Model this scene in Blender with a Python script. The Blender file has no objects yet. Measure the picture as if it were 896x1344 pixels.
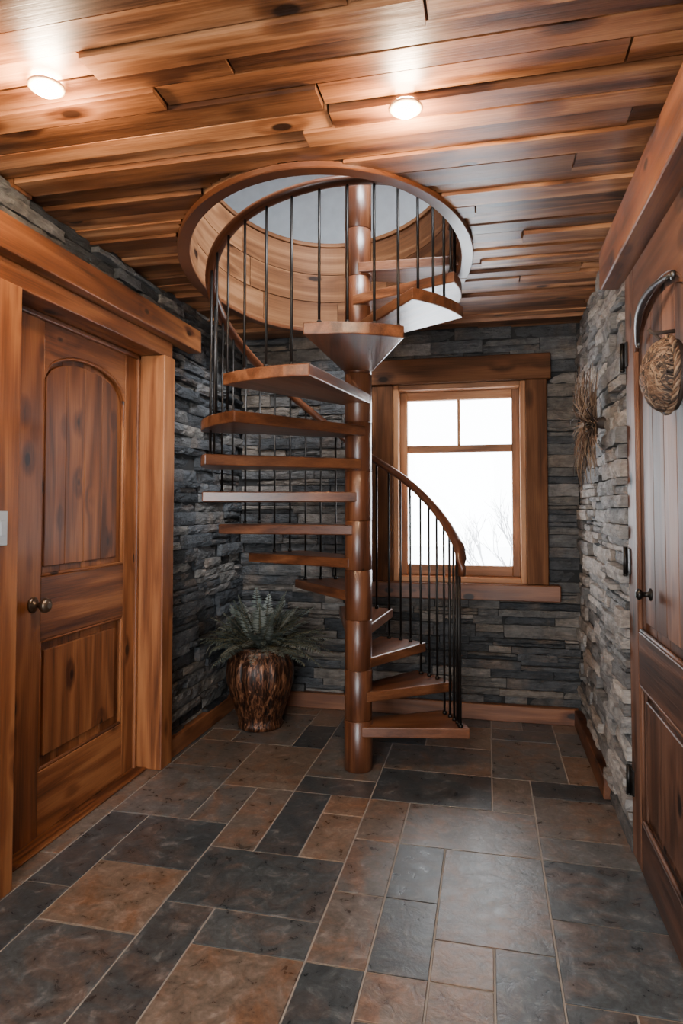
import bpy, bmesh, math, random
from mathutils import Vector
random.seed(7)
TH=math.radians(12.7)
F=Vector((-math.sin(TH),math.cos(TH),0)); R=Vector((math.cos(TH),math.sin(TH),0))
def cw(xr,z): return R*xr+F*z
CEIL=2.62
XL,XR,YB,YF=-1.75,0.58,4.45,-1.4
scene=bpy.context.scene

# ---------------------------------------------------------------- mesh builder
class MB:
    def __init__(s): s.v=[];s.g=[];s.f=[];s.r=[];s.m=[];s.sm=[]
    def face(s,idx,r,m=0,smooth=False): s.f.append(idx);s.r.append(r);s.m.append(m);s.sm.append(smooth)
    def prism(s,poly,c0,c1,mp=lambda a,b,c:(a,b,c),grain='a',r=None,m=0):
        if r is None:r=random.random()
        off=Vector((random.uniform(0,50),random.uniform(0,50),random.uniform(0,50)))
        b0=len(s.v);n=len(poly)
        for c in (c0,c1):
            for a,b in poly:
                s.v.append(Vector(mp(a,b,c)))
                g={'a':(a,b,c),'b':(b,a,c),'c':(c,a,b)}[grain]
                s.g.append(Vector(g)+off)
        s.face(list(range(b0+n-1,b0-1,-1)),r,m); s.face(list(range(b0+n,b0+2*n)),r,m)
        for i in range(n):
            j=(i+1)%n
            s.face([b0+i,b0+j,b0+n+j,b0+n+i],r,m)
    def box(s,x0,x1,y0,y1,z0,z1,grain=None,r=None,m=0):
        if grain is None:
            d=[x1-x0,y1-y0,z1-z0]; grain='abc'[d.index(max(d))]
        s.prism([(x0,y0),(x1,y0),(x1,y1),(x0,y1)],z0,z1,grain=grain,r=r,m=m)
    def tube(s,pts,rad,seg=8,r=None,m=0,smooth=True,flat=1.0,cap=True):
        if r is None:r=random.random()
        pts=[Vector(p) for p in pts];n=len(pts)
        off=Vector((random.uniform(0,50),random.uniform(0,50),random.uniform(0,50)))
        b0=len(s.v);L=0
        for i,p in enumerate(pts):
            t=(pts[min(i+1,n-1)]-pts[max(i-1,0)]).normalized()
            up=Vector((0,0,1)) if abs(t.z)<.95 else Vector((1,0,0))
            a=t.cross(up).normalized(); b=a.cross(t).normalized()
            rr=rad[i] if isinstance(rad,(list,tuple)) else rad
            if i:L+=(p-pts[i-1]).length
            for k in range(seg):
                an=2*math.pi*k/seg
                q=a*math.cos(an)*rr+b*math.sin(an)*rr*flat
                s.v.append(p+q); s.g.append(Vector((L,math.cos(an)*rr,math.sin(an)*rr))+off)
        for i in range(n-1):
            for k in range(seg):
                k2=(k+1)%seg
                s.face([b0+i*seg+k,b0+i*seg+k2,b0+(i+1)*seg+k2,b0+(i+1)*seg+k],r,m,smooth)
        if cap:
            s.face([b0+k for k in range(seg)][::-1],r,m); s.face([b0+(n-1)*seg+k for k in range(seg)],r,m)
    def lathe(s,prof,c,seg=40,r=None,m=0,axis='z',rib=None,smooth=True,flatshort=0):
        if r is None:r=random.random()
        off=Vector((random.uniform(0,50),random.uniform(0,50),random.uniform(0,50)))
        b0=len(s.v);n=len(prof)
        for rr,z in prof:
            for k in range(seg):
                an=2*math.pi*k/seg
                q=rr*(1+(rib(an,z) if rib else 0))
                x,y=q*math.cos(an),q*math.sin(an)
                if axis=='z':p=Vector((c[0]+x,c[1]+y,c[2]+z))
                elif axis=='x':p=Vector((c[0]+z,c[1]+x,c[2]+y))
                else:p=Vector((c[0]+x,c[1]+z,c[2]+y))
                s.v.append(p); s.g.append(Vector((z,x,y))+off)
        for i in range(n-1):
            sm=smooth and abs(prof[i+1][1]-prof[i][1])>flatshort
            for k in range(seg):
                k2=(k+1)%seg
                s.face([b0+i*seg+k,b0+i*seg+k2,b0+(i+1)*seg+k2,b0+(i+1)*seg+k],r,m,sm)
        s.face([b0+k for k in range(seg)][::-1],r,m); s.face([b0+(n-1)*seg+k for k in range(seg)],r,m)
    def grid(s,P,nu,nv,r,m=0,smooth=False):
        b0=len(s.v)
        for j in range(nv+1):
            for i in range(nu+1):
                p,g=P(i,j); s.v.append(Vector(p)); s.g.append(Vector(g))
        w=nu+1
        for j in range(nv):
            for i in range(nu):
                a=b0+j*w+i
                s.face([a,a+1,a+w+1,a+w],r,m,smooth)
    def build(s,name,mats,parent=None,bevel=0,seg=1,recalc=True):
        me=bpy.data.meshes.new(name)
        me.from_pydata([tuple(v) for v in s.v],[],s.f)
        for mt in mats: me.materials.append(mt)
        at=me.attributes.new('gc','FLOAT_VECTOR','POINT')
        at.data.foreach_set('vector',[c for g in s.g for c in g])
        ar=me.attributes.new('rnd','FLOAT','FACE'); ar.data.foreach_set('value',s.r)
        me.polygons.foreach_set('material_index',s.m)
        me.polygons.foreach_set('use_smooth',s.sm)
        if recalc:
            bm=bmesh.new();bm.from_mesh(me);bmesh.ops.recalc_face_normals(bm,faces=bm.faces);bm.to_mesh(me);bm.free()
        me.update()
        ob=bpy.data.objects.new(name,me);scene.collection.objects.link(ob)
        if parent:ob.parent=parent
        if bevel:
            b=ob.modifiers.new('bev','BEVEL');b.width=bevel;b.segments=seg;b.limit_method='ANGLE';b.angle_limit=math.radians(40)
        return ob
def empty(name,loc=(0,0,0)):
    e=bpy.data.objects.new(name,None);scene.collection.objects.link(e);e.empty_display_size=.1
    return e

# ---------------------------------------------------------------- materials
def new_mat(name):
    m=bpy.data.materials.new(name);m.use_nodes=True;nt=m.node_tree
    return m,nt,nt.nodes['Principled BSDF']
def N(nt,t,**k):
    n=nt.nodes.new(t)
    for a,b in k.items():setattr(n,a,b)
    return n
def math_n(nt,op,a,b=None,c=None):
    n=N(nt,'ShaderNodeMath',operation=op)
    for i,x in enumerate((a,b,c)):
        if x is None:continue
        if isinstance(x,(int,float)):n.inputs[i].default_value=x
        else:nt.links.new(x,n.inputs[i])
    return n.outputs[0]
def ramp(nt,fac,stops,interp='LINEAR'):
    n=N(nt,'ShaderNodeValToRGB');cr=n.color_ramp;cr.interpolation=interp
    while len(cr.elements)<len(stops):cr.elements.new(.5)
    for e,(p,c) in zip(cr.elements,stops):
        e.position=p;e.color=(c[0],c[1],c[2],1)
    nt.links.new(fac,n.inputs[0]);return n.outputs[0]
def noise(nt,vec,scale,detail=2,dist=0,map_scale=None,rough=.5):
    if map_scale:
        mp=N(nt,'ShaderNodeMapping');mp.inputs['Scale'].default_value=map_scale
        nt.links.new(vec,mp.inputs[0]);vec=mp.outputs[0]
    n=N(nt,'ShaderNodeTexNoise');n.inputs['Scale'].default_value=scale;n.inputs['Detail'].default_value=detail
    n.inputs['Distortion'].default_value=dist;n.inputs['Roughness'].default_value=rough
    nt.links.new(vec,n.inputs['Vector']);return n.outputs['Fac']
def mrange(nt,x,a,b,c=0,d=1):
    k=N(nt,'ShaderNodeMapRange')
    for i,v in enumerate((a,b,c,d)):k.inputs[i+1].default_value=v
    nt.links.new(x,k.inputs[0]);return k.outputs[0]
def mixc(nt,fac,a,b,bt='MIX'):
    n=N(nt,'ShaderNodeMix',data_type='RGBA',blend_type=bt)
    for i,x in ((0,fac),(6,a),(7,b)):
        if isinstance(x,(int,float)):n.inputs[i].default_value=x
        elif isinstance(x,tuple):n.inputs[i].default_value=(x[0],x[1],x[2],1)
        else:nt.links.new(x,n.inputs[i])
    return n.outputs[2]
def gc(nt):
    return N(nt,'ShaderNodeAttribute',attribute_name='gc').outputs['Vector']
def rnd(nt):
    return N(nt,'ShaderNodeAttribute',attribute_name='rnd').outputs['Fac']
def wood(name,dark,mid,light,rough=.35,vary=.7,rings=30,coat=.15,knot=.14,bigamp=.75,spec=.5):
    m,nt,b=new_mat(name);g=gc(nt);r=rnd(nt)
    mp=N(nt,'ShaderNodeMapping');mp.inputs['Scale'].default_value=(3.2,5.6,5.6);nt.links.new(g,mp.inputs[0])
    vo=N(nt,'ShaderNodeTexVoronoi');vo.inputs['Scale'].default_value=1.0;nt.links.new(mp.outputs[0],vo.inputs['Vector'])
    K=knot>.1
    halo=mrange(nt,vo.outputs['Distance'],knot*.4,knot*2.4,1,0)
    low=math_n(nt,'ADD',noise(nt,g,1,2,.3,(.6,6,6)),math_n(nt,'MULTIPLY',halo,.14 if K else .01))
    ring=math_n(nt,'MULTIPLY_ADD',math_n(nt,'SINE',math_n(nt,'MULTIPLY',low,rings)),.5,.5)
    fine=noise(nt,g,1,4,0,(4,140,140),.65)
    big=noise(nt,g,1,3,.2,(1.3,13,13),.55)
    f=math_n(nt,'ADD',math_n(nt,'MULTIPLY',ring,.32),math_n(nt,'MULTIPLY',fine,.70))
    f=math_n(nt,'ADD',f,math_n(nt,'MULTIPLY_ADD',big,bigamp,-.02-bigamp/2))
    f=math_n(nt,'ADD',f,math_n(nt,'MULTIPLY_ADD',r,.34,-.17))
    f=math_n(nt,'SUBTRACT',f,math_n(nt,'MULTIPLY',halo,.22 if K else 0))
    col=ramp(nt,f,[(.12,dark),(.5,mid),(.88,light)])
    vv=math_n(nt,'MULTIPLY_ADD',r,vary,1-vary/2)
    hs=N(nt,'ShaderNodeHueSaturation');nt.links.new(col,hs.inputs['Color']);nt.links.new(vv,hs.inputs['Value'])
    kn=mrange(nt,vo.outputs['Distance'],knot*.65,knot*.95,.95,0)
    out=mixc(nt,kn,hs.outputs[0],tuple(c*.22 for c in dark))
    nt.links.new(out,b.inputs['Base Color'])
    nt.links.new(math_n(nt,'MULTIPLY_ADD',fine,.25,rough-.1),b.inputs['Roughness'])
    b.inputs['Coat Weight'].default_value=coat;b.inputs['Coat Roughness'].default_value=.25
    b.inputs['Specular IOR Level'].default_value=spec
    bp=N(nt,'ShaderNodeBump');bp.inputs['Strength'].default_value=.3;bp.inputs['Distance'].default_value=.004
    nt.links.new(f,bp.inputs['Height']);nt.links.new(bp.outputs[0],b.inputs['Normal'])
    return m
def stone(name,stops,rough=.75,light=1.0):
    m,nt,b=new_mat(name);g=gc(nt);r=rnd(nt)
    col=ramp(nt,r,[(p,tuple(x*light for x in c)) for p,c in stops])
    n1=noise(nt,g,10,8,.5,None,.65);n2=noise(nt,g,1,5,.3,(12,12,55),.65);n3=noise(nt,g,70,4)
    mul=math_n(nt,'MULTIPLY_ADD',n1,2.4,-.25)
    mul=math_n(nt,'MULTIPLY',mul,math_n(nt,'MULTIPLY_ADD',n2,1.5,.3))
    mul=math_n(nt,'MAXIMUM',mul,.2)
    n4=noise(nt,g,3.5,4,.6)
    col=mixc(nt,math_n(nt,'MULTIPLY',mrange(nt,n4,.55,.68),.35),col,tuple(x*light for x in (.20,.135,.09)))
    hs=N(nt,'ShaderNodeHueSaturation');nt.links.new(col,hs.inputs['Color']);nt.links.new(mul,hs.inputs['Value'])
    nt.links.new(hs.outputs[0],b.inputs['Base Color']);b.inputs['Roughness'].default_value=rough
    h=math_n(nt,'ADD',math_n(nt,'ADD',n1,n2),math_n(nt,'MULTIPLY',n3,.4))
    bp=N(nt,'ShaderNodeBump');bp.inputs['Strength'].default_value=1.0;bp.inputs['Distance'].default_value=.02
    nt.links.new(h,bp.inputs['Height']);nt.links.new(bp.outputs[0],b.inputs['Normal'])
    return m
def plain(name,col,rough=.5,metal=0,bump=0):
    m,nt,b=new_mat(name)
    tc=N(nt,'ShaderNodeTexCoord').outputs['Object'];n=noise(nt,tc,12,3)
    c=mixc(nt,n,tuple(x*.85 for x in col),tuple(min(1,x*1.12) for x in col))
    nt.links.new(c,b.inputs['Base Color']);b.inputs['Roughness'].default_value=rough;b.inputs['Metallic'].default_value=metal
    return m
M_ceil=wood('cedar_ceiling_wood',(.055,.017,.006),(.205,.076,.027),(.42,.195,.085),.36,.85,bigamp=1.0,coat=.1)
M_drum=wood('curved_curb_wood',(.07,.025,.010),(.17,.072,.030),(.28,.135,.062),.6,.5,coat=0,spec=.2)
M_door=wood('cedar_door_wood',(.055,.015,.005),(.18,.058,.018),(.31,.12,.042),.45,.35,bigamp=.8,knot=.12,coat=.08,spec=.4)
M_doorR=wood('walnut_door_wood',(.030,.012,.006),(.10,.041,.022),(.19,.09,.052),.55,.4,bigamp=.8,coat=0,spec=.3)
M_tread=wood('tread_wood',(.045,.014,.006),(.135,.046,.018),(.25,.10,.044),.3,.35,coat=.3,knot=.05,bigamp=.6)
M_col=wood('column_wood',(.032,.010,.005),(.10,.032,.013),(.18,.068,.030),.3,.4,coat=.3,knot=.06,bigamp=.7)
M_win=wood('window_frame_wood',(.16,.062,.022),(.33,.14,.058),(.46,.235,.115),.5,.3,knot=.03,bigamp=.4,coat=0,spec=.3)
M_case=wood('window_casing_wood',(.032,.012,.005),(.095,.036,.014),(.17,.072,.030),.65,.4,coat=0,bigamp=.6,spec=.15)
M_base=wood('baseboard_wood',(.045,.013,.005),(.13,.045,.017),(.22,.086,.036),.45,.4,bigamp=.5,coat=0)
M_iron=plain('dark_iron',(.025,.022,.02),.38,.8)
M_strap=plain('forged_iron',(.12,.115,.11),.38,.85)
M_bronze=plain('bronze_knob_metal',(.16,.12,.09),.3,.9)
st_shade=[(0,(.017,.019,.022)),(.35,(.042,.047,.054)),(.6,(.075,.080,.087)),(.85,(.115,.108,.10)),(1,(.20,.19,.175))]
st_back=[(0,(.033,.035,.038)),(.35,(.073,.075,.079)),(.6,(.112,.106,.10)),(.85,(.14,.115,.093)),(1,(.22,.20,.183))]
st_lit=[(0,(.085,.08,.077)),(.35,(.175,.165,.157)),(.6,(.26,.242,.226)),(.85,(.28,.235,.20)),(1,(.40,.37,.34))]
M_sL=stone('shaded_ledgestone',st_shade,.6);M_sB=stone('ledgestone',st_back,.65);M_sR=stone('lit_ledgestone',st_lit,.75)  # one stone; left wall's shade and right wall's daylight put into the colours
M_mortar=plain('mortar',(.015,.015,.015),.9)
M_plaster=plain('upper_wall_paint',(.62,.67,.70),.8)
def tile_mat():
    m,nt,b=new_mat('slate_tile');g=gc(nt);r=rnd(nt)
    slate=ramp(nt,r,[(0,(.036,.044,.051)),(.3,(.065,.077,.086)),(.55,(.105,.108,.110)),(.8,(.135,.112,.096)),(1,(.175,.128,.098))])
    n1=noise(nt,g,4.6,9,1.2,None,.68);n2=noise(nt,g,16,8,.6,None,.68);n3=noise(nt,g,70,4,0,None,.6)
    rustf=mrange(nt,n1,.47,.62)
    rf=math_n(nt,'MULTIPLY',rustf,math_n(nt,'MULTIPLY_ADD',r,.8,.12))
    c=mixc(nt,rf,slate,(.195,.100,.056))
    pf=math_n(nt,'MULTIPLY',mrange(nt,n2,.56,.72),.3)
    c=mixc(nt,pf,c,(.28,.265,.25))
    hs=N(nt,'ShaderNodeHueSaturation');nt.links.new(c,hs.inputs['Color'])
    v=math_n(nt,'MULTIPLY',math_n(nt,'MULTIPLY_ADD',n2,2.5,-.25),math_n(nt,'MULTIPLY_ADD',n3,1.0,.5))
    nt.links.new(math_n(nt,'MAXIMUM',v,.25),hs.inputs['Value'])
    nt.links.new(hs.outputs[0],b.inputs['Base Color'])
    nt.links.new(math_n(nt,'MULTIPLY_ADD',n2,.36,.14),b.inputs['Roughness'])
    bp=N(nt,'ShaderNodeBump');bp.inputs['Strength'].default_value=.4;bp.inputs['Distance'].default_value=.005
    nt.links.new(math_n(nt,'ADD',n2,math_n(nt,'MULTIPLY',n1,.6)),bp.inputs['Height']);nt.links.new(bp.outputs[0],b.inputs['Normal'])
    return m
M_tile=tile_mat();M_grout=plain('grout',(.33,.30,.27),.85)

# ---------------------------------------------------------------- floor
U=.19
nx=int((.70+2.05)/U)+1; ny=int((YB-YF+.1)/U)+1
occ=[[False]*ny for _ in range(nx)]
mb=MB()
mb.box(-2.1,.75,YF-.1,YB+.15,-.12,-.003,m=1,r=.5)
sizes=[(2,2)]*5+[(2,3)]*2+[(3,2)]*4+[(1,2)]*4+[(2,1)]*3+[(1,3)]*1+[(1,1)]
rf=random.Random(24);lev=[.06,.3,.55,.8,.97,.15,.7]
X0=-2.08
for j in range(ny):
    for i in range(nx):
        if occ[i][j]:continue
        opts=sizes[:];rf.shuffle(opts)
        opts.append((1,1))
        for w,h in opts:
            if i+w>nx or j+h>ny:continue
            if any(occ[i+a][j+b] for a in range(w) for b in range(h)):continue
            for a in range(w):
                for b in range(h):occ[i+a][j+b]=True
            g=.0032
            x0=X0+i*U+g;x1=X0+(i+w)*U-g;y0=YF-.05+j*U+g;y1=YF-.05+(j+h)*U-g
            x1=min(x1,.74);y1=min(y1,YB+.12)
            rr=min(1,max(0,lev[rf.randrange(7)]+rf.uniform(-.08,.08)))
            mb.box(x0,x1,y0,y1,-.01,rf.uniform(-.0008,.0008),r=rr,grain='a')
            break
floor=mb.build('floor',[M_tile,M_grout],bevel=.0015)

# ---------------------------------------------------------------- stone walls
def stones(mb,s0,s1,z0,z1,mp,holes=(),seed=1,m=0,prot=.0):
    rs=random.Random(seed);z=z0
    while z<z1-.005:
        h=rs.uniform(.045,.088)
        if z1-z-h<.04:h=z1-z
        cuts=[(a,b) for a,b,c,d in holes if c<z+h*.5<d]
        iv=[(s0,s1)]
        for a,b in cuts:
            nv=[]
            for p,q in iv:
                if b<=p or a>=q:nv.append((p,q));continue
                if a>p:nv.append((p,a))
                if b<q:nv.append((b,q))
            iv=nv
        for p,q in iv:
            s=p
            while s<q-.001:
                L=rs.uniform(.13,.46)
                if q-s-L<.09:L=q-s
                parts=[(z,z+h)]
                if rs.random()<.22:
                    k=z+h*rs.uniform(.35,.65);parts=[(z,k),(k,z+h)]
                for a,b in parts:
                    dep=prot+rs.uniform(.004,.050);g=.0022
                    nu=max(2,int(L/.04));nv=3
                    r=rs.random();ph=rs.uniform(0,50);tilt=rs.uniform(-.008,.008)
                    def P(i,j,s=s,L=L,a=a,b=b,dep=dep,nu=nu,nv=nv,ph=ph,tilt=tilt):
                        ii=min(max(i-1,0),nu);jj=min(max(j-1,0),nv)
                        u=s+g+(L-2*g)*ii/nu;w=a+g+(b-a-2*g)*jj/nv
                        edge=(i in(0,nu+2)) or (j in (0,nv+2))
                        bord=(ii in (0,nu)) or (jj in (0,nv))
                        if edge:d=-.01
                        else:d=dep+tilt*(ii/nu-.5)*2+rs.uniform(-.005,.005)-(.007 if bord else 0)
                        jit=math.sin(u*37+ph)*.002
                        p=mp(u,w+(jit if jj not in(0,nv) else jit*.8),d)
                        return p,Vector(p)+Vector((ph,ph*.7,0))
                    mb.grid(P,nu+2,nv+2,r,m)
                s+=L
        z+=h
mpL=lambda s,z,d:(XL-.025+d,s,z)
mpR=lambda s,z,d:(XR+.02-d,s,z)
mpB=lambda s,z,d:(s,YB+.02-d,z)
HB=CEIL+.02
mb=MB()
LB=XL-.025
for a in [(YF,2.0,0,HB),(3.25,YB+.2,0,HB),(2.0,3.25,2.28,HB)]:
    mb.box(LB-.22,LB,a[0],a[1],a[2],a[3],m=1,r=.5)
mb.box(LB-.22,LB-.17,2.0,3.25,0,2.28,m=1,r=.5)
stones(mb,YF,YB,0,CEIL,mpL,[(1.93,3.31,0,2.32)],seed=3)
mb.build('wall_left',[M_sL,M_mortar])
mb=MB();RB=XR+.02
for a in [(YF,1.85,0,HB),(2.86,YB+.2,0,HB),(1.85,2.86,2.35,HB)]:
    mb.box(RB,RB+.2,a[0],a[1],a[2],a[3],m=1,r=.5)
mb.box(RB+.12,RB+.2,1.85,2.86,0,2.35,m=1,r=.5)
stones(mb,YF,1.85,0,CEIL,mpR,seed=4)
stones(mb,1.85,2.86,2.35,CEIL,mpR,seed=5)
stones(mb,2.86,3.34,0,CEIL,mpR,seed=6,prot=.03)
stones(mb,3.34,YB,0,CEIL,mpR,seed=8)
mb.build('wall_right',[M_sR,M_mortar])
WX0,WX1,WZ0,WZ1=-.63,.248,.893,2.235
mb=MB();BB=YB+.02
for a in [(-2.0,WX0,0,HB),(WX1,.8,0,HB),(WX0,WX1,0,WZ0),(WX0,WX1,WZ1,HB)]:
    mb.box(a[0],a[1],BB,BB+.18,a[2],a[3],m=1,r=.5)
stones(mb,XL,XR,0,CEIL,mpB,[(-.775,.383,.80,2.40)],seed=9)
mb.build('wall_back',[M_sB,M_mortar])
mb=MB()
for a in [(-2.0,-1.25,0,HB),(.10,.8,0,HB),(-1.25,.10,2.3,HB)]:  # unseen wall behind camera; opening added and sized to admit sky fill
    mb.box(a[0],a[1],YF-.18,YF-.02,a[2],a[3],m=0,r=.5)
mb.build('wall_front',[M_plaster])

mb=MB();mb.box(XL-.02,XL+.03,3.31,YB-.03,0,.105);mb.build('baseboard_left',[M_base],bevel=.004)
mb=MB();mb.box(XL,XR-.02,YB-.05,YB+.0,0,.105);mb.build('baseboard_back',[M_base],bevel=.004)
mb=MB();mb.box(XR-.05,XR+.01,3.345,YB-.05,0,.105);mb.build('baseboard_right',[M_base],bevel=.004)

# ---------------------------------------------------------------- ceiling with oval opening
HC=cw(-.075,3.33);HA,HBx=1.08,.70
def inside(x,y,e=.02):
    d=Vector((x,y,0))-HC
    return (d.dot(R)/(HBx+e))**2+(d.dot(F)/(HA+e))**2<1
def ov(t,e=0):
    return HC+R*((HBx+e)*math.cos(t))+F*((HA+e)*math.sin(t))
mb=MB();rc=random.Random(5)
y=YF-.02
cs=.024
while y<YB+.02:
    w=rc.uniform(.085,.12)
    x=-1.80+rc.uniform(-1.2,0)
    while x<.62:
        L=rc.uniform(.8,2.2);a=max(x,-1.8);b=min(x+L,.62);x+=L
        if b-a<.02:continue
        z=CEIL+rc.uniform(-.022,.010);r=rc.random();g=.0035
        off=Vector((rc.uniform(0,50),rc.uniform(0,50),0))
        hit=(y+w>HC.y-1.15 and y<HC.y+1.15 and b>HC.x-1.0 and a<HC.x+1.0)
        if not hit:
            mb.prism([(a+g,y+g),(b-g,y+g),(b-g,y+w-g),(a+g,y+w-g)],z,CEIL+.035,r=r)
        else:
            nu=max(1,int((b-a)/cs));nv=4
            for i in range(nu):
                for j in range(nv):
                    xa=a+g+(b-a-2*g)*i/nu;xb=a+g+(b-a-2*g)*(i+1)/nu
                    ya=y+g+(w-2*g)*j/nv;yb=y+g+(w-2*g)*(j+1)/nv
                    if inside((xa+xb)/2,(ya+yb)/2):continue
                    b0=len(mb.v)
                    for px,py in((xa,ya),(xa,yb),(xb,yb),(xb,ya)):
                        mb.v.append(Vector((px,py,z)));mb.g.append(Vector((px,py,z))+off)
                    mb.face([b0,b0+1,b0+2,b0+3],r)
                    for (jj,py) in((0,ya),(nv-1,yb)):
                        if j==jj:
                            b1=len(mb.v)
                            for q in((xa,py,z),(xb,py,z),(xb,py,CEIL+.035),(xa,py,CEIL+.035)):
                                mb.v.append(Vector(q));mb.g.append(Vector(q)+off)
                            mb.face([b1,b1+1,b1+2,b1+3],r)
                    for (ii,px) in((0,xa),(nu-1,xb)):
                        if i==ii:
                            b1=len(mb.v)
                            for q in((px,ya,z),(px,yb,z),(px,yb,CEIL+.035),(px,ya,CEIL+.035)):
                                mb.v.append(Vector(q));mb.g.append(Vector(q)+off)
                            mb.face([b1,b1+1,b1+2,b1+3],r)
    y+=w
mb.build('ceiling',[M_ceil],recalc=False)
mb=MB();n=64
for z in(CEIL+.03,2.92):
    b0=len(mb.v)
    for k in range(n):
        t=2*math.pi*k/n;p=ov(t,.01)
        d=(p-HC).normalized()
        tt=1e9
        if d.x>0:tt=min(tt,(1.9-HC.x)/d.x)
        if d.x<0:tt=min(tt,(-3.2-HC.x)/d.x)
        if d.y>0:tt=min(tt,(6.3-HC.y)/d.y)
        if d.y<0:tt=min(tt,(YF-.2-HC.y)/d.y)
        q=HC+d*tt
        for s in (p,q):
            v=Vector((s.x,s.y,z));mb.v.append(v);mb.g.append(v)
    for k in range(n):
        k2=(k+1)%n;mb.face([b0+2*k,b0+2*k2,b0+2*k2+1,b0+2*k+1],.5)
mb.build('floor_upper',[M_base],recalc=False)
ux0,ux1,uy0,uy1,uz=-3.1,1.8,-1.5,6.2,4.9
for nm,bx in (('wall_upper_left',(ux0-.1,ux0,uy0,uy1,2.9,uz)),('wall_upper_right',(ux1,ux1+.1,uy0,uy1,2.9,uz)),
              ('wall_upper_back',(ux0-.1,ux1+.1,uy1,uy1+.1,2.9,uz)),('wall_upper_front',(ux0-.1,ux1+.1,uy0-.1,uy0,2.9,uz)),
              ('ceiling_upper',(ux0-.1,ux1+.1,uy0-.1,uy1+.1,uz,uz+.1))):
    mb=MB();mb.box(*bx);mb.build(nm,[M_plaster])
mb=MB();rb=random.Random(11)
def ovstrip(t0,t1,e0,e1,z0,z1,r,m=0,ns=None):
    ns=ns or max(3,int((t1-t0)/.04))
    off=Vector((rb.uniform(0,50),rb.uniform(0,50),0));b0=len(mb.v);L=0;pp=None
    for i in range(ns+1):
        t=t0+(t1-t0)*i/ns
        c=ov(t)
        if pp is not None:L+=(c-pp).length
        pp=c
        for e,z in((e0,z0),(e0,z1),(e1,z1),(e1,z0)):
            p=ov(t,e);mb.v.append(Vector((p.x,p.y,z)));mb.g.append(Vector((L*.6,z,0))+off)
    for i in range(ns):
        for k in range(4):
            k2=(k+1)%4
            mb.face([b0+i*4+k,b0+i*4+k2,b0+i*4+4+k2,b0+i*4+4+k],r,m,False)
    mb.face([b0,b0+1,b0+2,b0+3],r,m);mb.face([b0+ns*4+k for k in range(4)],r,m)
zz=CEIL-.012
for band in range(3):
    hh=.19;t=rb.uniform(0,1)
    end=t+2*math.pi
    while t<end-.01:
        L=rb.uniform(.6,1.4)
        if end-t-L<.4:L=end-t
        ovstrip(t+.003,t+L-.003,-.012-rb.uniform(0,.003),.02,zz+.0025,zz+hh-.0025,rb.uniform(.1,.95))
        t+=L
    zz+=hh
ovstrip(0,2*math.pi,-.004,.012,CEIL-.01,zz,.1,ns=128)
mb.build('trim_1',[M_drum])
mb=MB()
ovstrip(0,2*math.pi,-.030,.028,CEIL-.034,CEIL-.008,.35,ns=128)
mb.build('trim_2',[M_tread],bevel=.004)
mb=MB()
ovstrip(0,2*math.pi,-.022,.05,zz,zz+.03,.5,ns=128)
mb.build('trim_3',[M_drum],bevel=.004)

# ---------------------------------------------------------------- spiral staircase
stair=empty('spiral_staircase')
COL=cw(.091,3.52);cc=(-.12,-.10)
def outR(phi,r):
    d=(math.cos(phi),math.sin(phi));dc=d[0]*cc[0]+d[1]*cc[1];c2=cc[0]**2+cc[1]**2
    return dc+math.sqrt(max(0,dc*dc-c2+r*r))
def sp(phi,rad,z):
    p=COL+R*(rad*math.cos(phi))+F*(rad*math.sin(phi));return Vector((p.x,p.y,z))
cent=[8,33,58,83,109,135,155,174,192,212,238,268,303,333,358]
ztop=[.24+.177*i for i in range(15)]
D=math.radians
for i,(c,z) in enumerate(zip(cent,ztop)):
    mb=MB();hw=17 if i<4 else 16
    ro=.70 if i<13 else .66
    arc=[]
    for k in range(9):
        ph=D(c-hw+2*hw*k/8);rr=outR(ph,ro)
        a=ph-D(c);arc.append((rr*math.cos(a),rr*math.sin(a)))
    poly=[(.0,-.074)]+arc+[(.0,.074)]
    cph=D(c)
    mp=lambda a,b,zc,cph=cph:tuple(COL+R*(a*math.cos(cph)-b*math.sin(cph))+F*(a*math.sin(cph)+b*math.cos(cph))+Vector((0,0,zc)))
    mb.prism(poly,z-.054,z,mp,grain='a',r=.25+.5*random.random())
    mb.build('tread_%d'%(i+1),[M_tread],stair,bevel=.006,seg=2)
mb=MB();z=0;k=0
while z<3.25:
    h=.265;rr=.076 if k==0 else (.0738 if k%2 else .0728)
    mb.lathe([(rr-.003,0),(rr,.003),(rr,h-.003),(rr-.003,h)],(COL.x,COL.y,z),seg=64,r=.35+.35*random.random(),flatshort=.02)
    z+=h;k+=1
mb.lathe([(.085,0),(.09,.01),(.085,.03),(.04,.05)],(COL.x,COL.y,z),r=.5)
mb.build('center_column',[M_col],stair)
kn=[(-9,1.16),(0,1.21),(30,1.41),(60,1.60),(85,1.73),(110,1.93),(140,2.18),(170,2.42),(200,2.60),(225,2.72),(250,2.79),(270,2.83),(300,2.87),(340,2.90),(352,2.90)]
def railz(d):
    for (a,za),(b,zb) in zip(kn,kn[1:]):
        if a<=d<=b:
            t=(d-a)/(b-a);return za+(zb-za)*t
    return kn[0][1] if d<kn[0][0] else kn[-1][1]
def rz(d):return sum(railz(d+o) for o in(-12,-6,0,6,12))/5
RR=.655
def rrad(d):
    return RR if d<280 else RR-.03*min(1,(d-280)/50)
mb=MB()
path=[sp(D(d),outR(D(d),rrad(d)),rz(d)) for d in range(-6,353,4)]
st=path[0];t0=(path[0]-path[1]).normalized()
vol=[st+t0*.055+Vector((0,0,-.13)),st+t0*.06+Vector((0,0,-.09)),st+t0*.05+Vector((0,0,-.045)),st+t0*.025+Vector((0,0,-.015))]
mb.tube(vol+path,.030,seg=16,r=.45,flat=.72)
mb.build('handrail',[M_col],stair)
mb=MB()
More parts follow.
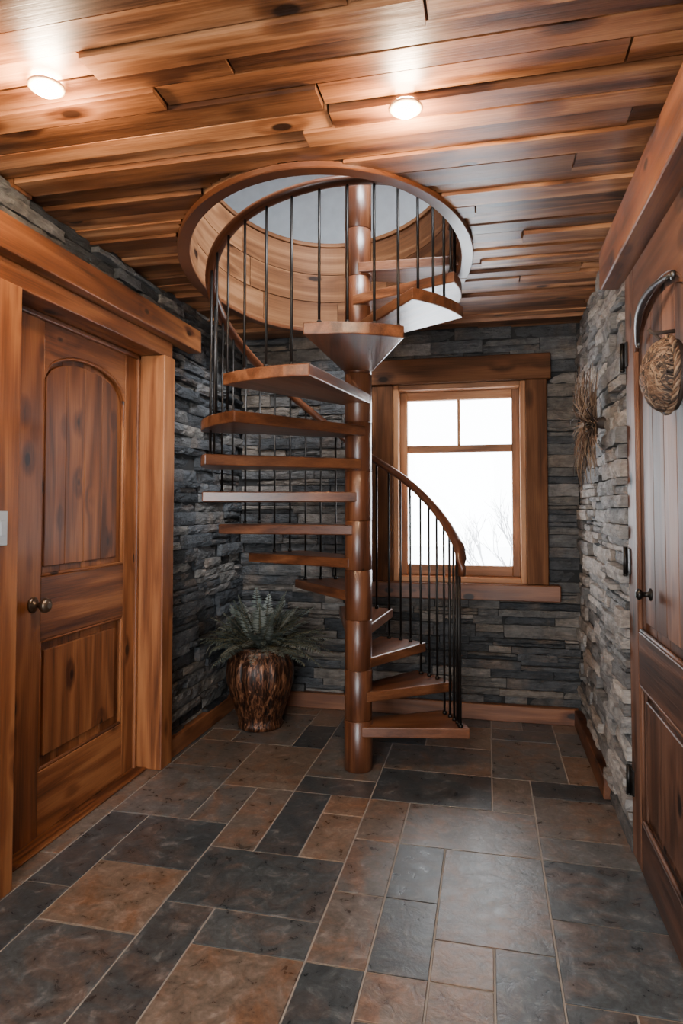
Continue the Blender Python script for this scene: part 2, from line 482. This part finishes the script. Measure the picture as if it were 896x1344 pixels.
def tread_at(d):
    best=min(range(15),key=lambda i:abs(cent[i]-d));return ztop[best]
ds=[-8,-5,-1,4,10,17,25,33,41,50,58,67]
d=76
while d<350:
    ds.append(d);d+=9.0
for d in ds:
    rr=outR(D(d),rrad(d));p=sp(D(d),rr,0);zb=tread_at(d)-.03
    zt=rz(max(d,-6))
    if d<352: mb.tube([(p.x,p.y,zb),(p.x,p.y,zt)],.0064,seg=8)
    mb.lathe([(.012,0),(.012,.012),(.007,.018)],(p.x,p.y,zb+.03),seg=10)
mb.build('balusters',[M_iron],stair)

# ---------------------------------------------------------------- window
win=empty('window_1')
mb=MB()
yo=YB+.02
mb.box(WX0-.0,WX0+.035,YB-.035,yo+.18,WZ0,WZ1);mb.box(WX1-.035,WX1,YB-.035,yo+.18,WZ0,WZ1)
mb.box(WX0+.035,WX1-.035,YB-.035,yo+.18,WZ1-.035,WZ1);mb.box(WX0+.035,WX1-.035,YB-.035,yo+.18,WZ0,WZ0+.035)
a0,a1,c0,c1=WX0+.035,WX1-.035,WZ0+.035,WZ1-.035
s=.05
mb.box(a0,a0+s,yo+.05,yo+.10,c0,c1);mb.box(a1-s,a1,yo+.05,yo+.10,c0,c1)
mb.box(a0+s,a1-s,yo+.05,yo+.10,c1-s-.01,c1);mb.box(a0+s,a1-s,yo+.05,yo+.10,c0,c0+s+.02)
mb.box(a0+s,a1-s,yo+.055,yo+.095,1.775,1.825)
mx=(a0+a1)/2;mb.box(mx-.010,mx+.010,yo+.06,yo+.09,1.825,c1-s-.01)
mb.build('window_frame',[M_win],win,bevel=.004)
mb=MB()
mb.box(WX0-.145,WX0,YB-.06,YB+.02,WZ0,WZ1,r=.5);mb.box(WX1,WX1+.135,YB-.06,YB+.02,WZ0,WZ1,r=.6)
mb.box(WX0-.17,WX1+.16,YB-.075,YB+.02,WZ1,WZ1+.17,r=.35)
mb.build('casing',[M_case],win,bevel=.005)
mb=MB();mb.box(WX0-.21,WX1+.205,YB-.10,YB+.02,WZ0-.105,WZ0-.0,r=.6)
mb.build('sill',[M_base],win,bevel=.006)
mg,nt,b=new_mat('window_glass')
tr=N(nt,'ShaderNodeBsdfTransparent');gl=N(nt,'ShaderNodeBsdfGlossy');gl.inputs['Roughness'].default_value=.03
mx_=N(nt,'ShaderNodeMixShader');mx_.inputs[0].default_value=.04
nt.links.new(tr.outputs[0],mx_.inputs[1]);nt.links.new(gl.outputs[0],mx_.inputs[2]);nt.links.new(mx_.outputs[0],nt.nodes['Material Output'].inputs[0])
mb=MB();mb.box(a0+s-.005,a1-s+.005,yo+.072,yo+.077,c0+s,c1-s);mb.build('glass_pane',[mg],win)

# ---------------------------------------------------------------- doors
def door_leaf(mb,mp,s0,s1,z1,st0,st1,zr,arch,dth,m=0):
    pr=lambda poly,d0,d1,g,r=None:mb.prism(poly,d0,d1,mp,grain=g,r=r,m=m)
    rect=lambda a,b,c,d:[(a,c),(b,c),(b,d),(a,d)]
    pr(rect(s0,s0+st0,.012,z1),0,dth,'b',.55);pr(rect(s1-st1,s1,.012,z1),0,dth,'b',.65)
    p0,p1=s0+st0,s1-st1
    pr(rect(p0,p1,.012,zr[0]),0,dth-.001,'a');pr(rect(p0,p1,zr[1],zr[2]),0,dth-.001,'a',.4)
    cx=(p0+p1)/2;hw=(p1-p0)/2
    A=[(p0+(p1-p0)*k/18) for k in range(19)]
    top=[(x,zr[3]+arch*math.sqrt(max(0,1-((x-cx)/hw)**2))) for x in A]
    pr(top+[(p1,z1),(p0,z1)],0,dth-.001,'a',.5)
    nb=4
    for k in range(nb):
        x0=p0+(p1-p0)*k/nb;x1=p0+(p1-p0)*(k+1)/nb
        pr(rect(x0+.001,x1-.001,zr[2],zr[3]+arch+.01),0,dth*.42,'b')
        pr(rect(x0+.001,x1-.001,zr[0],zr[1]),0,dth*.42,'b')
    e=.05;pr(rect(p0+e,p1-e,zr[0]+e,zr[1]-e),0,dth*.72,'b',.5)
    e=.04
    for k in range(nb):
        x0=p0+e+(p1-p0-2*e)*k/nb;x1=p0+e+(p1-p0-2*e)*(k+1)/nb
        f=lambda x:zr[3]+(arch-.035)*math.sqrt(max(0,1-((x-cx)/(hw-e+.001))**2))
        ts=[(x1-.001-(x1-x0-.002)*q/5) for q in range(6)]
        pr([(x0+.001,zr[2]+e),(x1-.001,zr[2]+e)]+[(x,f(x)) for x in ts],0,dth*.62,'b')
    bd=dth*.8
    mb.tube([mp(p0+.006,zr[2]+.006,bd),mp(p0+.006,zr[3],bd)],.009,seg=6,m=m);mb.tube([mp(p1-.006,zr[2]+.006,bd),mp(p1-.006,zr[3],bd)],.009,seg=6,m=m)
    mb.tube([mp(p0,zr[2]+.006,bd),mp(p1,zr[2]+.006,bd)],.009,seg=6,m=m)
    mb.tube([mp(x,z-.006,bd) for x,z in top],.009,seg=6,m=m)
    for a,b in(((p0,zr[0]+.006),(p1,zr[0]+.006)),((p0,zr[1]-.006),(p1,zr[1]-.006)),((p0+.006,zr[0]),(p0+.006,zr[1])),((p1-.006,zr[0]),(p1-.006,zr[1]))):
        mb.tube([mp(a[0],a[1],bd),mp(b[0],b[1],bd)],.009,seg=6,m=m)
dl=empty('door_1')
mb=MB();mpd=lambda s,z,d:(-1.905+d,s,z)
door_leaf(mb,mpd,2.11,3.185,2.205,.31,.125,(.28,.83,1.10,1.955),.14,.05)
mb.build('leaf',[M_door],dl,bevel=.003)
mb=MB()
mb.box(-1.94,-1.70,3.19,3.31,0,2.225,r=.85);mb.box(-1.94,-1.70,1.93,2.09,0,2.225,r=.75)
mb.box(-1.94,-1.715,1.93,3.31,2.225,2.315,r=.6)
mb.box(-1.78,-1.66,1.3,3.56,2.315,2.445,r=.35)
mb.box(-1.87,-1.84,3.165,3.19,0,2.225,r=.5);mb.box(-1.87,-1.84,2.09,3.19,2.2,2.225,r=.5)
mb.box(-1.94,-1.78,2.09,3.19,0,.012,r=.1)
mb.build('door_frame',[M_door],dl,bevel=.006,seg=2)
mb=MB();kx,ky,kz=-1.856,2.37,.99
mb.lathe([(.033,0),(.033,.006),(.026,.012),(.012,.016),(.011,.035),(.02,.042),(.029,.052),(.031,.062),(.027,.074),(.012,.082)],(kx,ky,kz),axis='x',seg=28)
mb.build('knob',[M_bronze],dl)
dr=empty('door_2')
mb=MB();mpr=lambda s,z,d:(.61-d,s,z)
door_leaf(mb,mpr,1.865,2.845,2.335,.15,.15,(.20,.72,.92,2.0),.16,.05)
mb.build('leaf',[M_doorR],dr,bevel=.003)
mb=MB();mb.box(.485,.62,1.4,2.99,2.345,2.52,r=.45);mb.build('header',[M_door],dr,bevel=.008,seg=2)
mb=MB()
for hz in(2.02,1.18,.30):
    mb.lathe([(.009,-.055),(.009,.055)],(.548,2.853,hz),seg=12)
    mb.lathe([(.006,-.065),(.011,-.06),(.006,-.055)],(.548,2.853,hz),seg=12)
    mb.box(.553,.562,2.80,2.85,hz-.05,hz+.05)
mb.lathe([(.022,0),(.022,-.005),(.009,-.01),(.009,-.028),(.018,-.034),(.02,-.044),(.01,-.052)],(.56,2.48,1.09),axis='x',seg=20)
mb.build('hinges_and_knob',[M_iron],dr)
mb=MB();pts=[]
for k in range(21):
    t=k/20;yy=2.60-.47*t
    pts.append((.552-.03*math.sin(math.pi*t),yy,1.985+.13*math.sin(math.pi*(.06+.54*t))))
mb.tube(pts,[.006+.008*math.sin(math.pi*k/20) for k in range(21)],seg=10,flat=.8)
mb.lathe([(.014,0),(.014,-.008),(.007,-.012)],(.561,2.60,pts[0][2]),axis='x',seg=16)
mb.lathe([(.014,0),(.014,-.008),(.007,-.012)],(.561,2.13,pts[-1][2]),axis='x',seg=16)
mb.build('curved_handle',[M_strap],dr)
M_twig=plain('dried_twig',(.13,.07,.04),.7);M_twigL=plain('pale_twig',(.24,.155,.095),.7);M_twigD=plain('dark_twig',(.04,.024,.016),.7)
mb=MB();rw=random.Random(3);oc=Vector((.548,2.13,1.80))
def dome(ry,rz_):
    q=min(1,math.hypot(ry,rz_)/.112);return -.075*math.sqrt(max(0,1-q*q))-.006
for k in range(150):
    a=rw.uniform(0,3.1416);o=rw.uniform(-.10,.10);hl=math.sqrt(max(.0004,.111**2-o*o))
    pts=[];wv=rw.uniform(.002,.006);ph=rw.uniform(0,6.28)
    for i in range(15):
        t=-1+2*i/14;u=t*hl;v=o+wv*math.sin(6*t+ph)
        ry=u*math.cos(a)-v*math.sin(a);rzz=u*math.sin(a)+v*math.cos(a)
        pts.append(oc+Vector((dome(ry,rzz)-rw.uniform(0,.004),ry,rzz)))
    mb.tube(pts,rw.uniform(.0018,.0040),seg=5,m=rw.choice([0,0,1,2,2]))
for k in range(5):
    ph=k*1.26;pts=[]
    for i in range(61):
        a=6.2832*i/60;w_=.007*math.sin(9*a+ph);w2=.007*math.cos(9*a+ph)
        pts.append(oc+Vector((-.012+w2,(.112+w_)*math.cos(a),(.112+w_)*math.sin(a))))
    mb.tube(pts,.0042,seg=6,m=[0,1,0,2,1][k],cap=False)
mb.lathe([(.108,.012),(.108,.0),(.09,-.035),(.06,-.06),(.02,-.072)],oc,axis='x',m=2,seg=28)
mb.tube([(.56,2.13,1.935),(.50,2.13,1.93),(.485,2.13,1.945)],.006,seg=8,m=2)
mb.tube([(.50,2.13,1.93),(.53,2.13,1.90)],.004,seg=6,m=2)
mb.build('woven_twig_medallion',[M_twig,M_twigL,M_twigD])
mb=MB();oc=Vector((.535,3.28,1.80))
for k in range(280):
    a=rw.uniform(0,6.283);L=rw.uniform(.09,.20)
    up=math.sin(a)
    if abs(up)>.5:L*=1.5
    dy,dz=math.cos(a)*.95,math.sin(a);cv=rw.uniform(-.6,.6);out=rw.uniform(.02,.10)
    pts=[]
    for i in range(6):
        t=i/5
        pts.append(oc+Vector((-.02-out*math.sin(t*2.0),(dy-dz*cv*t)*L*t+rw.uniform(-.006,.006),(dz+dy*cv*t)*L*t+rw.uniform(-.004,.004))))
    w=rw.uniform(.0015,.0036)
    mb.tube(pts,[w*(1.2-.8*i/5) for i in range(6)],seg=5,m=rw.choice([0,0,1,1,2]))
for k in range(70):
    a=rw.uniform(0,6.283);L=rw.uniform(.06,.15)
    d=Vector((-.5*rw.random(),math.cos(a),math.sin(a)*1.2));n_=Vector((0,-math.sin(a),math.cos(a)))
    b=oc+Vector((-.03-rw.uniform(0,.04),0,0));b0=len(mb.v)
    for q in(b,b+d*L*.5+n_*.010+Vector((-.01,0,0)),b+d*L,b+d*L*.5-n_*.010+Vector((-.005,0,0))):
        mb.v.append(q);mb.g.append(q)
    mb.face([b0,b0+1,b0+2,b0+3],.5,rw.choice([0,1,1]))
mb.lathe([(.03,.05),(.03,.0),(.02,-.03),(.01,-.04)],oc,axis='x',m=2,seg=14)
mb.build('dried_twig_wall_decoration',[M_twig,M_twigL,M_twigD])

# ---------------------------------------------------------------- light switch
mb=MB();M_plate=plain('steel_plate',(.45,.48,.5),.35,.5)
mb.box(-1.700,-1.694,1.965,2.025,1.26,1.385);mb.box(-1.694,-1.688,1.985,2.01,1.295,1.35)
mb.build('light_switch',[M_plate],bevel=.002)

# ---------------------------------------------------------------- pot + fern
pc=Vector((-1.43,3.98,0))
def pot_mat():
    m,nt,b=new_mat('mottled_copper_glaze');g=N(nt,'ShaderNodeTexCoord').outputs['Object']
    n1=noise(nt,g,1,6,.8,(60,60,13),.6)
    c=ramp(nt,n1,[(.38,(.012,.008,.006)),(.5,(.06,.022,.011)),(.62,(.23,.095,.045)),(.75,(.40,.21,.11))])
    nt.links.new(c,b.inputs['Base Color']);b.inputs['Roughness'].default_value=.3;b.inputs['Metallic'].default_value=.35
    bp=N(nt,'ShaderNodeBump');bp.inputs['Strength'].default_value=.6;bp.inputs['Distance'].default_value=.01
    nt.links.new(n1,bp.inputs['Height']);nt.links.new(bp.outputs[0],b.inputs['Normal']);return m
fern=empty('potted_fern')
mb=MB()
prof=[(.13,0),(.142,.006),(.145,.03),(.138,.045),(.155,.10),(.185,.19),(.208,.28),(.215,.35),(.208,.41),(.185,.46),(.165,.485),(.168,.50),(.178,.51),(.176,.522),(.16,.522),(.15,.50),(.15,.46)]
mb.lathe(prof,pc,seg=96,rib=lambda a,z:.018*math.cos(16*a)*(1 if .05<z<.47 else 0))
mb.build('pot',[pot_mat()],fern)
M_fern=plain('fern_leaf',(.085,.105,.09),.55);M_fern2=plain('fern_leaf_pale',(.20,.22,.195),.55);M_stem=plain('fern_stem',(.09,.08,.04),.6)
M_soil=plain('soil',(.03,.02,.015),.95)
mb=MB();mb.lathe([(.149,-.01),(.149,.0),(.08,.012)],(pc.x,pc.y,.48),seg=24);mb.build('soil',[M_soil],fern)
mb=MB();rfn=random.Random(8)
for k in range(150):
    az=rfn.uniform(0,6.283);el=D(rfn.uniform(20,82));L=rfn.uniform(.30,.44)
    dh=Vector((math.cos(az),math.sin(az),0));droop=rfn.uniform(.12,.26)*math.cos(el)**.4
    side=Vector((-dh.y,dh.x,0));mat=rfn.choice([0,0,1])
    base=pc+dh*.05+Vector((0,0,.49));pts=[]
    for i in range(27):
        t=i/26
        p=base+dh*(L*t*math.cos(el)+.05*t)+Vector((0,0,L*t*math.sin(el)-droop*t*t))
        p.x=max(p.x,XL+.045);p.y=min(p.y,YB-.06);pts.append(p)
    mb.tube(pts[::2],[.003*(1-.6*i/13) for i in range(14)],seg=4,m=2)
    for i in range(3,26):
        t=i/26;ll=.046*math.sin(math.pi*min(1,.12+t*.9))**.8+.006;w=.0055
        tg=(pts[i+1 if i<26 else i]-pts[i-1]).normalized()
        for sgn in(-1,1):
            d=(side*sgn+tg*.45+Vector((0,0,-.25+rfn.uniform(-.3,.3)))).normalized()
            p=pts[i];q=[p,p+d*ll*.4+tg*w,p+d*ll,p+d*ll*.4-tg*w]
            for v in q:v.x=max(v.x,XL+.04)
            b0=len(mb.v)
            for v in q:mb.v.append(v);mb.g.append(v)
            mb.face([b0,b0+1,b0+2,b0+3],.5,mat)
mb.build('fronds',[M_fern,M_fern2,M_stem],fern,recalc=False)

# ---------------------------------------------------------------- recessed downlights
me_,nt,b=new_mat('lamp_glow');b.inputs['Emission Color'].default_value=(1,.80,.50,1);b.inputs['Emission Strength'].default_value=220;b.inputs['Base Color'].default_value=(1,.9,.7,1)
M_ring=plain('lamp_trim',(.5,.33,.19),.4)
for x,y in((-.232,1.912),(-1.225,1.587),(-.75,-.3)):
    mb=MB();mb.lathe([(.006,-.024),(.022,-.021),(.034,-.013),(.040,0),(.040,.01)],(x,y,CEIL-.016),seg=36,m=0)
    mb.lathe([(.050,.0),(.050,-.006),(.040,-.010),(.040,.0)],(x,y,CEIL-.014),seg=36,m=1)
    ob=mb.build('recessed_downlight',[me_,M_ring])
    l=bpy.data.lights.new('downlight_bulb','POINT');l.energy=31;l.color=(1,.74,.48);l.shadow_soft_size=.04
    lo=bpy.data.objects.new('downlight_bulb',l);scene.collection.objects.link(lo);lo.location=(x,y,CEIL-.085);lo.parent=ob
l=bpy.data.lights.new('upper_room_fill','AREA');l.energy=620;l.color=(.90,.95,1);l.size=1.6  # added fill light standing in for upstairs daylight, not a fixture
lo=bpy.data.objects.new('upper_room_fill',l);scene.collection.objects.link(lo);lo.location=(.6,1.6,4.8)

# ---------------------------------------------------------------- outside
M_snow=plain('snow',(.85,.87,.9),.8)
mb=MB();mb.box(-12,12,YB+.6,30,-.6,-.4);mb.build('ground_snow',[M_snow])
M_bark=plain('washed_out_bark',(.28,.28,.29),.9);rt=random.Random(4)  # pale grey put into the bark to imitate window glare washing it out
def branch(mb,p,d,L,r,dep):
    q=p+d*L
    mb.tube([p,p.lerp(q,.5)+Vector((rt.uniform(-.03,.03)*L,0,0)),q],[r,r*.8,r*.6],seg=5)
    if dep:
        for _ in range(3):
            nd=(d+Vector((rt.uniform(-.7,.7),rt.uniform(-.5,.5),rt.uniform(-.1,.6)))).normalized()
            branch(mb,p.lerp(q,rt.uniform(.5,1)),nd,L*.68,r*.55,dep-1)
for x,y,h in((.50,8.5,1.05),(.0,10,.8),(1.3,11,1.0)):
    mb=MB();branch(mb,Vector((x,y,-.42)),Vector((0,0,1)),h,.03,4);mb.build('bare_tree',[M_bark])
w=bpy.data.worlds.new('World');scene.world=w;w.use_nodes=True
bg=w.node_tree.nodes['Background'];bg.inputs[0].default_value=(.91,.96,1,1);bg.inputs[1].default_value=17
for loc,rot,sx,sy in(((-.19,YB+.25,1.56),(D(-90),0,0),.9,1.4),((-.575,YF-.25,1.15),(D(90),0,0),1.35,2.3)):
    l=bpy.data.lights.new('daylight_portal','AREA');l.shape='RECTANGLE';l.size=sx;l.size_y=sy;l.cycles.is_portal=True
    lo=bpy.data.objects.new('daylight_portal',l);scene.collection.objects.link(lo);lo.location=loc;lo.rotation_euler=rot

# ---------------------------------------------------------------- camera
cam=bpy.data.cameras.new('camera');co=bpy.data.objects.new('camera',cam);scene.collection.objects.link(co)
cam.sensor_fit='VERTICAL';cam.sensor_height=36;cam.lens=36*850/1344;cam.clip_start=.02
PIT=2.0
co.location=(0,0,1.4);co.rotation_euler=(D(90+PIT),0,TH)
cam.shift_y=-(7+850*math.tan(D(PIT)))/1344
scene.camera=co
